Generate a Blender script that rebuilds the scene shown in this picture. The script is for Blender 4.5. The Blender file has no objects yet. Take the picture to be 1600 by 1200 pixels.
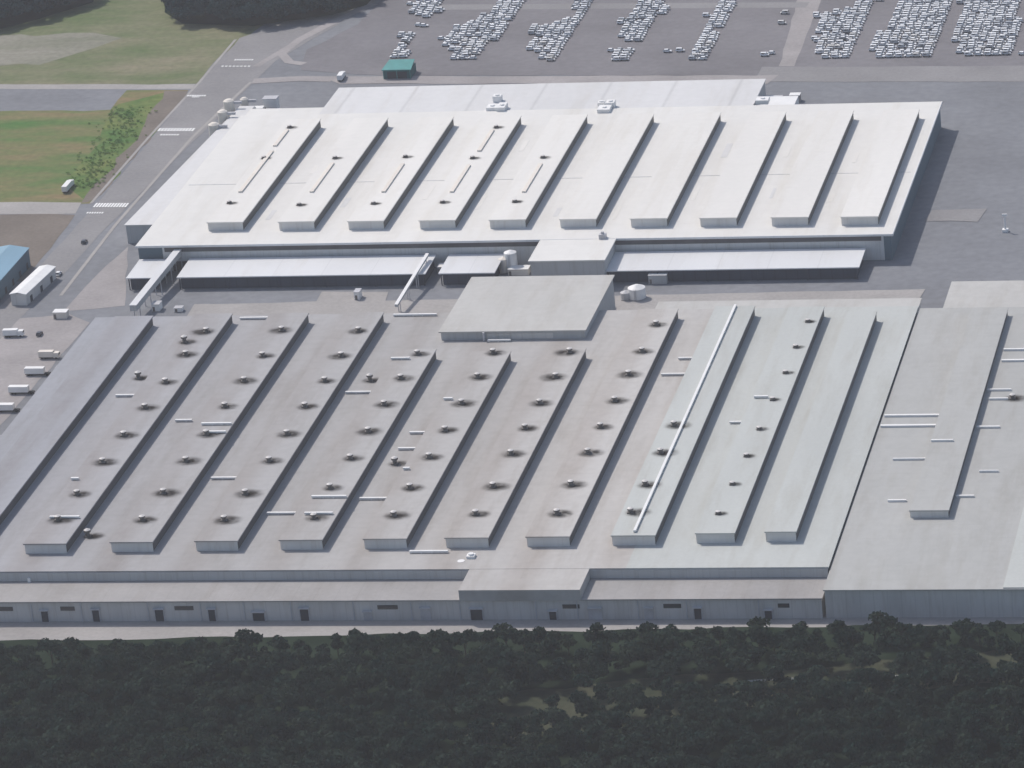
import bpy, bmesh, math, random
import numpy as np
from mathutils import Vector, Matrix
random.seed(7); rng = np.random.default_rng(7)
SC = bpy.context.scene
COL = SC.collection

# ------------------------------------------------------------------ camera
CAM_R = Vector((0.9901263091302991, 0.1249569508091268, -0.0635267850004772))
CAM_U = Vector((0.011187403433356988, 0.38130062351871585, 0.9243834034147616))
CAM_F = Vector((-0.13973093420009294, 0.9159670272169866, -0.376137835213164))
CAM_C = Vector((577.6955618617403, -1822.138304382483, 682.9994605289427))
FPX, PCX, PCY = 7004.897, 1440.0, 600.0
cam = bpy.data.cameras.new('camera'); camo = bpy.data.objects.new('camera', cam); COL.objects.link(camo)
cam.sensor_width = 36.0; cam.lens = FPX / 1600 * 36.0; cam.shift_x = (800 - PCX) / 1600
cam.clip_start = 50; cam.clip_end = 20000
m4 = Matrix((CAM_R, CAM_U, -CAM_F)).transposed().to_4x4(); m4.translation = CAM_C
camo.matrix_world = m4
SC.camera = camo

# ------------------------------------------------------------------ light
SUN_OFF = Vector((0.62, -0.5, -1.0)).normalized()      # direction the light travels
elev = math.asin(-SUN_OFF.z)
w = bpy.data.worlds.new('World'); SC.world = w; w.use_nodes = True
nt = w.node_tree; nt.nodes.clear()
bg = nt.nodes.new('ShaderNodeBackground'); out = nt.nodes.new('ShaderNodeOutputWorld')
sky = nt.nodes.new('ShaderNodeTexSky'); sky.sky_type = 'NISHITA'; sky.sun_disc = False
sky.sun_elevation = elev
sky.sun_rotation = math.atan2(-SUN_OFF.x, -SUN_OFF.y)
sky.dust_density = 2.0
bg.inputs['Strength'].default_value = 0.12
nt.links.new(sky.outputs[0], bg.inputs[0]); nt.links.new(bg.outputs[0], out.inputs[0])
sl = bpy.data.lights.new('sun', 'SUN'); sl.energy = 3.0; sl.angle = math.radians(0.6); sl.color = (1.0, 0.935, 0.86)
so = bpy.data.objects.new('sun', sl); COL.objects.link(so)
so.rotation_euler = (-SUN_OFF).to_track_quat('Z', 'Y').to_euler(); so.location = (0, 0, 500)
SC.view_settings.view_transform = 'Standard'; SC.view_settings.look = 'None'
SC.view_settings.exposure = 0.08; SC.view_settings.gamma = 1.0

# ------------------------------------------------------------------ helpers
def at(px, py, z=0.0):
    """point of the plane at height z seen at that spot of the photograph (1600 x 1200)"""
    d = CAM_F + CAM_R * ((px - PCX) / FPX) - CAM_U * ((py - PCY) / FPX)
    t = (z - CAM_C.z) / d.z
    p = CAM_C + d * t
    return Vector((p.x, p.y, z))

def mat(name, col, rough=0.8, var=0.10, scale=0.05, stretch=(1, 1, 1), col2=None, spec=0.3, fine=0.0, fscale=0.6, metal=0.0, obj=False, seams=None):
    m = bpy.data.materials.new(name); m.use_nodes = True
    n = m.node_tree.nodes; l = m.node_tree.links
    b = n['Principled BSDF']; b.inputs['Roughness'].default_value = rough
    b.inputs['Specular IOR Level'].default_value = spec; b.inputs['Metallic'].default_value = metal
    if var <= 0 and col2 is None:
        b.inputs['Base Color'].default_value = (*col, 1); return m
    if obj:
        src = n.new('ShaderNodeTexCoord').outputs['Object']
    else:
        src = n.new('ShaderNodeNewGeometry').outputs['Position']
    mp = n.new('ShaderNodeMapping'); mp.inputs['Scale'].default_value = stretch; l.new(src, mp.inputs[0])
    nz = n.new('ShaderNodeTexNoise'); nz.inputs['Scale'].default_value = scale; nz.inputs['Detail'].default_value = 6
    nz.inputs['Roughness'].default_value = 0.62
    l.new(mp.outputs[0], nz.inputs[0])
    rp = n.new('ShaderNodeValToRGB'); l.new(nz.outputs[0], rp.inputs[0])
    c2 = col2 if col2 else tuple(min(1, c * (1 + var)) for c in col)
    c1 = col if col2 else tuple(c * (1 - var) for c in col)
    rp.color_ramp.elements[0].position = 0.34; rp.color_ramp.elements[1].position = 0.66
    rp.color_ramp.elements[0].color = (*c1, 1); rp.color_ramp.elements[1].color = (*c2, 1)
    res = rp.outputs[0]
    if fine > 0:
        nf = n.new('ShaderNodeTexNoise'); nf.inputs['Scale'].default_value = fscale; nf.inputs['Detail'].default_value = 4
        l.new(src, nf.inputs[0])
        mr = n.new('ShaderNodeMapRange'); mr.inputs[1].default_value = 0.3; mr.inputs[2].default_value = 0.7
        mr.inputs[3].default_value = 1 - fine; mr.inputs[4].default_value = 1 + fine
        l.new(nf.outputs[0], mr.inputs[0])
        mx = n.new('ShaderNodeVectorMath'); mx.operation = 'SCALE'
        l.new(res, mx.inputs[0]); l.new(mr.outputs[0], mx.inputs['Scale']); res = mx.outputs[0]
    if seams:
        # standing seams of the roof sheets: thin darker lines every few metres
        axis, period, width, depth = seams
        sp = n.new('ShaderNodeSeparateXYZ'); l.new(src, sp.inputs[0])
        mo = n.new('ShaderNodeMath'); mo.operation = 'PINGPONG'; l.new(sp.outputs[axis], mo.inputs[0]); mo.inputs[1].default_value = period / 2
        mr2 = n.new('ShaderNodeMapRange'); mr2.inputs[1].default_value = 0; mr2.inputs[2].default_value = width
        mr2.inputs[3].default_value = 1 - depth; mr2.inputs[4].default_value = 1
        l.new(mo.outputs[0], mr2.inputs[0])
        mx2 = n.new('ShaderNodeVectorMath'); mx2.operation = 'SCALE'
        l.new(res, mx2.inputs[0]); l.new(mr2.outputs[0], mx2.inputs['Scale']); res = mx2.outputs[0]
    l.new(res, b.inputs['Base Color'])
    return m

class MB:
    """collects shapes and links them as ONE mesh object"""
    def __init__(s): s.v = []; s.f = []; s.m = []
    def box(s, x0, x1, y0, y1, z0, z1, mi=0):
        i = len(s.v)
        s.v += [(x0,y0,z0),(x1,y0,z0),(x1,y1,z0),(x0,y1,z0),(x0,y0,z1),(x1,y0,z1),(x1,y1,z1),(x0,y1,z1)]
        for q in ((3,2,1,0),(4,5,6,7),(0,1,5,4),(1,2,6,5),(2,3,7,6),(3,0,4,7)):
            s.f.append(tuple(i + a for a in q)); s.m.append(mi)
        return s
    def prism(s, pts, z0, z1, mi=0):
        i = len(s.v); n = len(pts)
        a = sum(pts[k][0]*pts[(k+1)%n][1]-pts[(k+1)%n][0]*pts[k][1] for k in range(n))
        if a < 0: pts = list(reversed(pts))
        s.v += [(p[0],p[1],z0) for p in pts] + [(p[0],p[1],z1) for p in pts]
        s.f.append(tuple(i+n-1-k for k in range(n))); s.m.append(mi)
        s.f.append(tuple(i+n+k for k in range(n))); s.m.append(mi)
        for k in range(n):
            s.f.append((i+k, i+(k+1)%n, i+n+(k+1)%n, i+n+k)); s.m.append(mi)
        return s
    def slab(s, c, mi=0, th=0.4):
        """four corners with their own heights, given counter-clockwise, thickness th downward"""
        i = len(s.v)
        s.v += [(p[0],p[1],p[2]-th) for p in c] + [tuple(p) for p in c]
        for q in ((3,2,1,0),(4,5,6,7),(0,1,5,4),(1,2,6,5),(2,3,7,6),(3,0,4,7)):
            s.f.append(tuple(i + a for a in q)); s.m.append(mi)
        return s
    def cyl(s, x, y, z0, z1, r0, r1=None, n=10, mi=0):
        r1 = r0 if r1 is None else r1
        i = len(s.v)
        for (z, r) in ((z0, r0), (z1, r1)):
            s.v += [(x+r*math.cos(2*math.pi*k/n), y+r*math.sin(2*math.pi*k/n), z) for k in range(n)]
        for k in range(n):
            s.f.append((i+k, i+(k+1)%n, i+n+(k+1)%n, i+n+k)); s.m.append(mi)
        s.f.append(tuple(i+n+k for k in range(n))); s.m.append(mi)
        s.f.append(tuple(i+n-1-k for k in range(n))); s.m.append(mi)
        return s
    def bar(s, a, b, wd, ht, mi=0):
        a = Vector(a); b = Vector(b); d = (b-a).normalized()
        side = d.cross(Vector((0,0,1)))
        if side.length < 1e-4: side = Vector((1,0,0))
        side.normalize(); up = side.cross(d)
        i = len(s.v)
        for p in (a, b):
            for (u, v_) in ((-1,-1),(1,-1),(1,1),(-1,1)):
                s.v.append(tuple(p + side*(u*wd/2) + up*(v_*ht/2)))
        for q in ((3,2,1,0),(4,5,6,7),(0,1,5,4),(1,2,6,5),(2,3,7,6),(3,0,4,7)):
            s.f.append(tuple(i + a_ for a_ in q)); s.m.append(mi)
        return s
    def build(s, name, mats, parent=None, loc=None):
        me = bpy.data.meshes.new(name); me.from_pydata(s.v, [], s.f)
        ml = mats if isinstance(mats, (list, tuple)) else [mats]
        for mm in ml: me.materials.append(mm)
        me.polygons.foreach_set('material_index', s.m)
        bm = bmesh.new(); bm.from_mesh(me); bmesh.ops.recalc_face_normals(bm, faces=bm.faces[:]); bm.to_mesh(me); bm.free()
        me.update()
        o = bpy.data.objects.new(name, me); COL.objects.link(o)
        if loc: o.location = loc
        if parent: o.parent = parent
        return o

def tag(o, label=None, cat=None, group=None, kind=None):
    if label: o['label'] = label
    if cat: o['category'] = cat
    if group: o['group'] = group
    if kind: o['kind'] = kind
    return o
def thing(name, label, cat, loc=(0,0,0), rz=0, group=None):
    o = bpy.data.objects.new(name, None); COL.objects.link(o); o.location = loc; o.rotation_euler = (0,0,rz)
    o.empty_display_size = 2
    return tag(o, label, cat, group)
def copy_tree(o, parent=None):
    c = o.copy(); COL.objects.link(c)
    if parent: c.parent = parent
    for ch in list(o.children): copy_tree(ch, c)
    return c

# ------------------------------------------------------------------ materials
M = {}
M['asphalt']   = mat('asphalt', (0.195,0.203,0.222), 0.9, 0.13, 0.012, fine=0.10, fscale=0.25)
M['asphalt_lot'] = mat('lot_asphalt', (0.185,0.178,0.19), 0.9, 0.14, 0.015, fine=0.08, fscale=0.3)
M['road']      = mat('road_asphalt', (0.245,0.24,0.245), 0.9, 0.10, 0.02, fine=0.08)
M['concrete']  = mat('concrete', (0.345,0.33,0.32), 0.9, 0.10, 0.03, fine=0.08)
M['warm_pave'] = mat('warm_paving', (0.315,0.295,0.295), 0.9, 0.14, 0.03, fine=0.08)
M['brown']     = mat('bare_soil', (0.175,0.15,0.13), 0.95, 0.16, 0.03, fine=0.1)
M['field']     = mat('field_grass', (0.090,0.135,0.045), 0.95, col2=(0.22,0.20,0.13), scale=0.022, stretch=(0.6,1.6,1), fine=0.15, fscale=0.3)
M['field2']    = mat('meadow_grass', (0.060,0.155,0.030), 0.95, col2=(0.22,0.165,0.085), scale=0.024, stretch=(0.6,1.8,1), fine=0.15, fscale=0.3)
M['scrub']     = mat('scrub_ground', (0.075,0.155,0.045), 0.95, col2=(0.17,0.20,0.07), scale=0.05, fine=0.15, fscale=0.3, spec=0.05)
M['stubble']   = mat('stubble_ground', (0.20,0.205,0.155), 0.95, col2=(0.29,0.275,0.235), scale=0.03, stretch=(0.5,1.5,1), fine=0.12, fscale=0.3, spec=0.05)
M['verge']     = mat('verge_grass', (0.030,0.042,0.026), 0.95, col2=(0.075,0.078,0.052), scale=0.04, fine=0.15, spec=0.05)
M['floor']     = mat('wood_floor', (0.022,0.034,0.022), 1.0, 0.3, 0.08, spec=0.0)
M['white_roof']= mat('white_roof_sheet', (0.715,0.705,0.675), 0.55, 0.045, 0.02, (1.0,0.12,1), fine=0.025, fscale=0.2, seams=(1, 24.0, 0.35, 0.05))
M['white_mon'] = mat('cream_monitor_roof', (0.735,0.72,0.685), 0.55, 0.04, 0.03, (1.0,0.15,1), fine=0.02, fscale=0.3, seams=(1, 16.0, 0.3, 0.05))
M['annex_roof']= mat('grey_white_roof', (0.64,0.64,0.64), 0.6, 0.05, 0.02, (1,0.2,1), fine=0.03, fscale=0.3, seams=(0, 32.0, 1.3, 0.16))
M['canopy']    = mat('canopy_sheet', (0.69,0.70,0.71), 0.5, 0.05, 0.04, (1,0.3,1), seams=(0, 22.0, 0.4, 0.10))
M['wall_grey'] = mat('grey_cladding', (0.46,0.47,0.475), 0.7, 0.07, 0.06, (1,1,0.3), seams=(0, 6.0, 0.25, 0.12))
M['wall_blue'] = mat('blue_grey_cladding', (0.095,0.155,0.20), 0.7, 0.12, 0.02, seams=(1, 6.0, 0.25, 0.12))
M['front_light'] = mat('pale_grey_cladding', (0.62,0.625,0.62), 0.7, 0.05, 0.06, (1,1,0.3), seams=(0, 6.0, 0.25, 0.12))
M['end_wall']  = mat('monitor_end_cladding', (0.66,0.655,0.64), 0.7, 0.07, 0.1, (1,1,0.3))
M['louvre']    = mat('louvred_glazing', (0.085,0.083,0.09), 0.6, 0.22, 0.12, (1,0.5,1), seams=(1, 4.0, 0.35, 0.35))
M['louvre_light'] = mat('pale_louvred_glazing', (0.10,0.10,0.098), 0.6, 0.18, 0.12, (1,0.5,1), seams=(1, 4.0, 0.35, 0.3))
M['dark']      = mat('dark_opening', (0.05,0.055,0.07), 0.8, 0.2, 0.1)
M['canopy_shade']      = mat('canopy_shade_navy', (0.035,0.05,0.08), 0.8, 0.2, 0.05, seams=(0, 5.0, 0.4, 0.3))  # shade under the canopies put into the colour, columns included
M['white']     = mat('white_paint', (0.80,0.80,0.79), 0.5, 0.05, 0.2)
M['cream']     = mat('cream_paint', (0.74,0.69,0.62), 0.6, 0.06, 0.2)
M['steel']     = mat('galvanised_steel', (0.50,0.50,0.52), 0.5, 0.12, 0.3)
M['vent_side'] = mat('sooty_vent_steel', (0.16,0.145,0.135), 0.7, 0.25, 0.4)
M['vent_cap']  = mat('vent_cap_steel', (0.62,0.60,0.58), 0.5, 0.12, 0.4)
M['teal']      = mat('teal_sheet', (0.07,0.28,0.27), 0.6, 0.15, 0.1)
M['teal_dark'] = mat('dark_teal_cladding', (0.03,0.13,0.14), 0.7, 0.15, 0.1)
M['blue_roof'] = mat('light_blue_sheet', (0.21,0.36,0.47), 0.6, 0.12, 0.05, (1,0.2,1))
M['link_roof'] = mat('beige_roof_sheet', (0.475,0.47,0.452), 0.65, 0.05, 0.03, fine=0.04, fscale=0.3, seams=(1, 10.0, 0.3, 0.05))
M['right_roof']= mat('plain_grey_roof', (0.40,0.405,0.395), 0.65, 0.06, 0.02, (1,0.3,1), fine=0.04, fscale=0.3, seams=(1, 12.0, 0.3, 0.06))
M['light_roof']= mat('light_green_grey_roof', (0.475,0.495,0.48), 0.65, 0.07, 0.02, (1,0.25,1), fine=0.03)
M['lower_roof']= mat('lower_roof_sheet', (0.325,0.315,0.31), 0.65, 0.10, 0.04, fine=0.05, seams=(0, 8.0, 0.3, 0.08))
M['wall_front']= mat('front_cladding', (0.62,0.60,0.575), 0.75, 0.10, 0.06, (1,1,0.3), seams=(0, 5.0, 0.25, 0.12))
M['glass']     = mat('car_glass', (0.03,0.035,0.045), 0.15, 0, spec=0.6)
M['tyre']      = mat('tyre_rubber', (0.025,0.025,0.027), 0.9, 0)
M['bark']      = mat('bark', (0.09,0.075,0.06), 0.95, 0.2, 0.8)
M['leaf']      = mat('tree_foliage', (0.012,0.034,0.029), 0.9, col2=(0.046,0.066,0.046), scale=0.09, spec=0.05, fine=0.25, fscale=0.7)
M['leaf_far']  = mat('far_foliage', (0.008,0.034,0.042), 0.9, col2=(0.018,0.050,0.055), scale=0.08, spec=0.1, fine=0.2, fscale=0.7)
M['shrub']     = mat('shrub_foliage', (0.17,0.31,0.10), 0.9, col2=(0.26,0.34,0.13), scale=0.1, spec=0.1, fine=0.2, fscale=0.7)

def translucent(m, k):
    n = m.node_tree.nodes; l = m.node_tree.links; b = n['Principled BSDF']; o = n['Material Output']
    t = n.new('ShaderNodeBsdfTranslucent'); l.new(b.inputs['Base Color'].links[0].from_socket, t.inputs[0])
    x = n.new('ShaderNodeMixShader'); x.inputs[0].default_value = k
    l.new(b.outputs[0], x.inputs[1]); l.new(t.outputs[0], x.inputs[2]); l.new(x.outputs[0], o.inputs['Surface'])
translucent(M['shrub'], 0.5); translucent(M['leaf'], 0.3); translucent(M['leaf_far'], 0.3)

def weather(m, sc, stretch, lo, amt, tint):
    n = m.node_tree.nodes; l = m.node_tree.links; b = n['Principled BSDF']; src = b.inputs['Base Color'].links[0].from_socket
    g = n.new('ShaderNodeNewGeometry'); mp = n.new('ShaderNodeMapping'); mp.inputs['Scale'].default_value = stretch; l.new(g.outputs['Position'], mp.inputs[0])
    z = n.new('ShaderNodeTexNoise'); z.inputs['Scale'].default_value = sc; z.inputs['Detail'].default_value = 7; z.inputs['Roughness'].default_value = 0.7; l.new(mp.outputs[0], z.inputs[0])
    r = n.new('ShaderNodeMapRange'); r.inputs[1].default_value = lo; r.inputs[2].default_value = lo+0.2; r.inputs[4].default_value = amt; l.new(z.outputs[0], r.inputs[0])
    x = n.new('ShaderNodeMix'); x.data_type = 'RGBA'; x.blend_type = 'MULTIPLY'
    l.new(r.outputs[0], x.inputs['Factor']); l.new(src, x.inputs['A']); x.inputs['B'].default_value = (*tint, 1); l.new(x.outputs['Result'], b.inputs['Base Color'])
for k_ in ('white_roof', 'white_mon', 'annex_roof', 'canopy'): weather(M[k_], 0.10, (1, 0.10, 1), 0.50, 0.5, (0.84, 0.81, 0.76))
for k_ in ('link_roof', 'right_roof', 'light_roof', 'lower_roof'): weather(M[k_], 0.12, (1, 0.14, 1), 0.48, 0.6, (0.82, 0.79, 0.75))
for k_ in ('asphalt', 'asphalt_lot', 'road', 'concrete'): weather(M[k_], 0.05, (0.35, 1, 1), 0.50, 0.4, (0.80, 0.80, 0.82))
for k_ in ('front_light', 'wall_front', 'wall_grey', 'end_wall'): weather(M[k_], 0.5, (1, 1, 0.1), 0.50, 0.5, (0.75, 0.70, 0.65))

# roof sheets of the big front hall were laid at different times: each run of bays has its own colour
def bay_roof(name, k):
    m = mat(name, (0.33,0.33,0.33), 0.65, 0.06, 0.022, (1.0,0.22,1), fine=0.045, fscale=0.3, seams=(1, 13.0, 0.3, 0.07))
    n = m.node_tree.nodes; l = m.node_tree.links
    b = n['Principled BSDF']; src = b.inputs['Base Color'].links[0].from_socket
    g = n.new('ShaderNodeNewGeometry'); sp = n.new('ShaderNodeSeparateXYZ'); l.new(g.outputs['Position'], sp.inputs[0])
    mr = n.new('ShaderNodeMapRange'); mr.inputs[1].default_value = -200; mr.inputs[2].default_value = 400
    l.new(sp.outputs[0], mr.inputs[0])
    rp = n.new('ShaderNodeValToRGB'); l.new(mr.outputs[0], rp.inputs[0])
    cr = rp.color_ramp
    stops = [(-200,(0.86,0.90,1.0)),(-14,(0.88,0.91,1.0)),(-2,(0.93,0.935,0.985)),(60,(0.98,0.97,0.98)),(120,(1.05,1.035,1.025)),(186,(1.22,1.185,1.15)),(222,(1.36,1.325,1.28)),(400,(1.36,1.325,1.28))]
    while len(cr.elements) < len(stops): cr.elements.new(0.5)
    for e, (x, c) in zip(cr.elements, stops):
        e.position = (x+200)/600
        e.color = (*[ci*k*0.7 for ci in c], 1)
    # soot bands along the rows of roof vents, one per bay
    pp = n.new('ShaderNodeMath'); pp.operation = 'PINGPONG'; pp.inputs[1].default_value = 16.0
    ad = n.new('ShaderNodeMath'); ad.operation = 'ADD'; ad.inputs[1].default_value = 320 - 12.0
    l.new(sp.outputs[0], ad.inputs[0]); l.new(ad.outputs[0], pp.inputs[0])
    ns = n.new('ShaderNodeTexNoise'); ns.inputs['Scale'].default_value = 0.045; ns.inputs['Detail'].default_value = 5
    l.new(g.outputs['Position'], ns.inputs[0])
    sm = n.new('ShaderNodeMapRange'); sm.interpolation_type = 'SMOOTHSTEP'
    sm.inputs[1].default_value = 1.0; sm.inputs[2].default_value = 11.0; sm.inputs[3].default_value = 1; sm.inputs[4].default_value = 0
    l.new(pp.outputs[0], sm.inputs[0])
    ml = n.new('ShaderNodeMath'); ml.operation = 'MULTIPLY'; l.new(sm.outputs[0], ml.inputs[0]); l.new(ns.outputs[0], ml.inputs[1])
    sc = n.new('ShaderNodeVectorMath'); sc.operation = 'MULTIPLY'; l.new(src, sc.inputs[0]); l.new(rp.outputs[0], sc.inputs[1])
    mxn = n.new('ShaderNodeMix'); mxn.data_type = 'RGBA'; mxn.blend_type = 'MULTIPLY'
    l.new(ml.outputs[0], mxn.inputs['Factor']); l.new(sc.outputs[0], mxn.inputs['A']); mxn.inputs['B'].default_value = (0.76,0.70,0.66,1)
    l.new(mxn.outputs['Result'], b.inputs['Base Color'])
    return m
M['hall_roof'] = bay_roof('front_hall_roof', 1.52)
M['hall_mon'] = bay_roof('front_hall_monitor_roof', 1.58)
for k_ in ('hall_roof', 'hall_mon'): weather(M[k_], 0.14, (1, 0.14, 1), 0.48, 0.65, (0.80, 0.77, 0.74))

def soot_mat():
    m = bpy.data.materials.new('soot_stain'); m.use_nodes = True
    n = m.node_tree.nodes; l = m.node_tree.links; b = n['Principled BSDF']
    b.inputs['Base Color'].default_value = (0.035,0.03,0.027,1); b.inputs['Roughness'].default_value = 1.0; b.inputs['Specular IOR Level'].default_value = 0.0
    tc = n.new('ShaderNodeTexCoord'); mp = n.new('ShaderNodeMapping'); l.new(tc.outputs['Object'], mp.inputs[0])
    ln = n.new('ShaderNodeVectorMath'); ln.operation = 'LENGTH'; l.new(mp.outputs[0], ln.inputs[0])
    mr = n.new('ShaderNodeMapRange'); mr.interpolation_type = 'SMOOTHSTEP'
    mr.inputs[1].default_value = 0.8; mr.inputs[2].default_value = 5.4; mr.inputs[3].default_value = 0.95; mr.inputs[4].default_value = 0
    l.new(ln.outputs['Value'], mr.inputs[0])
    nz = n.new('ShaderNodeTexNoise'); nz.inputs['Scale'].default_value = 0.35; nz.inputs['Detail'].default_value = 5
    g = n.new('ShaderNodeNewGeometry'); l.new(g.outputs['Position'], nz.inputs[0])
    m2 = n.new('ShaderNodeMapRange'); m2.inputs[1].default_value = 0.15; m2.inputs[2].default_value = 0.6; l.new(nz.outputs[0], m2.inputs[0])
    mu = n.new('ShaderNodeMath'); mu.operation = 'MULTIPLY'; l.new(mr.outputs[0], mu.inputs[0]); l.new(m2.outputs[0], mu.inputs[1])
    l.new(mu.outputs[0], b.inputs['Alpha'])
    return m
M['soot'] = soot_mat()

# ------------------------------------------------------------------ setting
HR = 12.5        # roof height of the two big halls
LH = 4.3         # height of the roof monitors
g = MB(); g.v = [(-6000,-2600,0),(6000,-2600,0),(6000,9000,0),(-6000,9000,0)]; g.f = [(0,1,2,3)]; g.m = [0]
tag(g.build('ground', M['asphalt']), kind='structure')
_layer = [0.01]
def sheet(name, pts, m, kind='structure', jit=0.0, z=0.0):
    """flat sheet on the ground through those spots"""
    w_ = [at(x, y, 0) for x, y in pts]
    if jit:
        o_ = []
        for a, b in zip(w_, w_[1:] + w_[:1]):
            k = max(1, int((b-a).length / 12))
            for i in range(k):
                p = a.lerp(b, i/k); o_.append(p + Vector((random.uniform(-jit,jit), random.uniform(-jit,jit), 0)))
        w_ = o_
    s = MB(); s.v = [(p.x, p.y, _layer[0] + z) for p in w_]; s.f = [tuple(range(len(w_)))]; s.m = [0]
    _layer[0] += 0.006
    o = s.build(name, m)
    if o.data.polygons[0].normal.z < 0: o.data.flip_normals()
    return tag(o, kind=kind)
def line(name, pts, width, m):
    w_ = [at(x, y, 0) for x, y in pts]
    s = MB(); L = []
    for i, p in enumerate(w_):
        d = (w_[min(i+1, len(w_)-1)] - w_[max(i-1, 0)]).normalized(); n_ = Vector((-d.y, d.x, 0)) * width/2
        L.append((p+n_, p-n_))
    for a, b in L: s.v += [(a.x,a.y,_layer[0]), (b.x,b.y,_layer[0])]
    for i in range(len(L)-1): s.f.append((2*i, 2*i+1, 2*i+3, 2*i+2)); s.m.append(0)
    _layer[0] += 0.006
    o = s.build(name, m)
    if o.data.polygons[0].normal.z < 0: o.data.flip_normals()
    return tag(o, kind='structure')

sheet('field', [(-500,-200),(-500,132),(306,132),(345,90),(420,35),(560,0),(700,-90),(700,-200)], M['field'], jit=1.5)
sheet('path', [(-500,131),(306,132),(300,139),(-500,139)], M['concrete'], jit=0.5)
sheet('side_road', [(-500,140),(190,140),(172,174),(-500,182)], M['asphalt'], jit=0.8)
sheet('meadow', [(-500,180),(170,172),(198,140),(298,140),(232,218),(142,318),(-500,314)], M['field2'], jit=1.2)
sheet('scrub_ground', [(185,165),(262,142),(240,185),(165,300),(128,312),(105,290),(150,225)], M['scrub'], jit=2.0)
sheet('bare_ground', [(298,141),(232,218),(142,317),(122,317),(200,232),(262,141)], M['brown'], jit=2.0)
sheet('bare_ground', [(-300,62),(60,54),(150,50),(185,62),(120,84),(60,100),(-300,112)], M['stubble'], jit=3.0)
sheet('footpath', [(-500,316),(126,316),(118,334),(-500,335)], M['concrete'], jit=0.6)
sheet('bare_ground', [(-500,336),(117,335),(78,388),(40,440),(-500,440)], M['brown'], jit=1.0)
sheet('paved_yard', [(200,385),(196,478),(100,487),(150,430)], M['warm_pave'], jit=0.6)
sheet('service_yard', [(110,492),(140,505),(-20,690),(-400,1000),(-400,530)], M['warm_pave'], jit=0.8)
# the road along the left side of the works
sheet('road', [(560,-10),(610,-10),(430,95),(395,130),(170,352),(60,470),(-60,590),(-110,590),(40,440),(150,320),(300,142),(375,60)], M['road'], jit=0.4)
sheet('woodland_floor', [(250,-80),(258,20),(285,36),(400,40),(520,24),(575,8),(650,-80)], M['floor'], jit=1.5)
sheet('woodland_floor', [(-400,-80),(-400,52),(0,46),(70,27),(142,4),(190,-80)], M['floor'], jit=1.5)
line('kerb_strip', [(392,128),(300,215),(180,352),(95,462)], 1.6, M['concrete'])
line('kerb_strip', [(368,62),(312,128),(232,215),(142,318)], 1.4, M['concrete'])
sheet('car_park', [(470,110),(480,78),(560,38),(650,-60),(1900,-60),(1900,103),(1195,106),(1180,118),(600,118)], M['asphalt_lot'], jit=0.8)
sheet('car_park_lane', [(1180,128),(1192,105),(1900,102),(1900,128)], M['road'], jit=0.5)
sheet('car_park_lane', [(1218,104),(1240,104),(1308,-60),(1262,-60)], M['warm_pave'], jit=0.5)
line('car_park_lane', [(640,12),(900,10),(1262,8)], 9, M['road'])
line('access_lane', [(585,6),(520,34),(468,62),(440,84),(452,97),(475,100)], 5, M['warm_pave'])
line('access_lane', [(560,16),(470,62),(400,104)], 4, M['warm_pave'])
line('access_lane', [(395,127),(470,123),(520,124)], 8, M['warm_pave'])
sheet('paved_apron', [(530,131),(1200,131),(1215,118),(500,120)], M['warm_pave'], jit=0.6)
sheet('paved_apron', [(486,487),(502,456),(608,456),(596,487)], M['concrete'], jit=0.4)
sheet('paved_apron', [(1445,346),(1460,328),(1540,326),(1530,347)], M['road'], jit=1.0)
sheet('service_lane', [(290,500),(305,476),(1445,452),(1430,476)], M['concrete'], jit=0.5)
sheet('front_road', [(-500,984),(-500,1030),(2100,970),(2100,930)], M['concrete'], jit=0.5)
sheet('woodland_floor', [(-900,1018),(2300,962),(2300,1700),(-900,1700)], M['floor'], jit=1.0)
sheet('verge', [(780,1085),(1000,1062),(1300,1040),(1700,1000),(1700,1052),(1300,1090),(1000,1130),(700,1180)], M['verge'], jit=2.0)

# zebra stripes and stop lines on the left road
def stripes(px0, px1, py, depth, n, w_):
    s = MB(); a = at(px0, py); b = at(px1, py)
    for i in range(n):
        p = a.lerp(b, (i+0.5)/n); h = (b-a).length/n*w_/2
        s.v += [(p.x-h,p.y-depth/2,_layer[0]),(p.x+h,p.y-depth/2,_layer[0]),(p.x+h,p.y+depth/2,_layer[0]),(p.x-h,p.y+depth/2,_layer[0])]
        k = len(s.v); s.f.append((k-4,k-3,k-2,k-1)); s.m.append(0)
    _layer[0] += 0.006
    tag(s.build('road_marking', M['white']), kind='structure')
stripes(247, 304, 203, 4.5, 12, 0.75); stripes(250, 280, 211, 2.0, 7, 0.7)
stripes(147, 200, 321, 5.5, 12, 0.75); stripes(135, 162, 333, 2.0, 7, 0.7)
stripes(292, 322, 150, 2.2, 8, 0.75); stripes(366, 396, 94, 2.2, 8, 0.7)
stripes(345, 392, 104, 1.6, 8, 0.6); stripes(300, 312, 152, 2.2, 4, 0.6)

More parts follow.
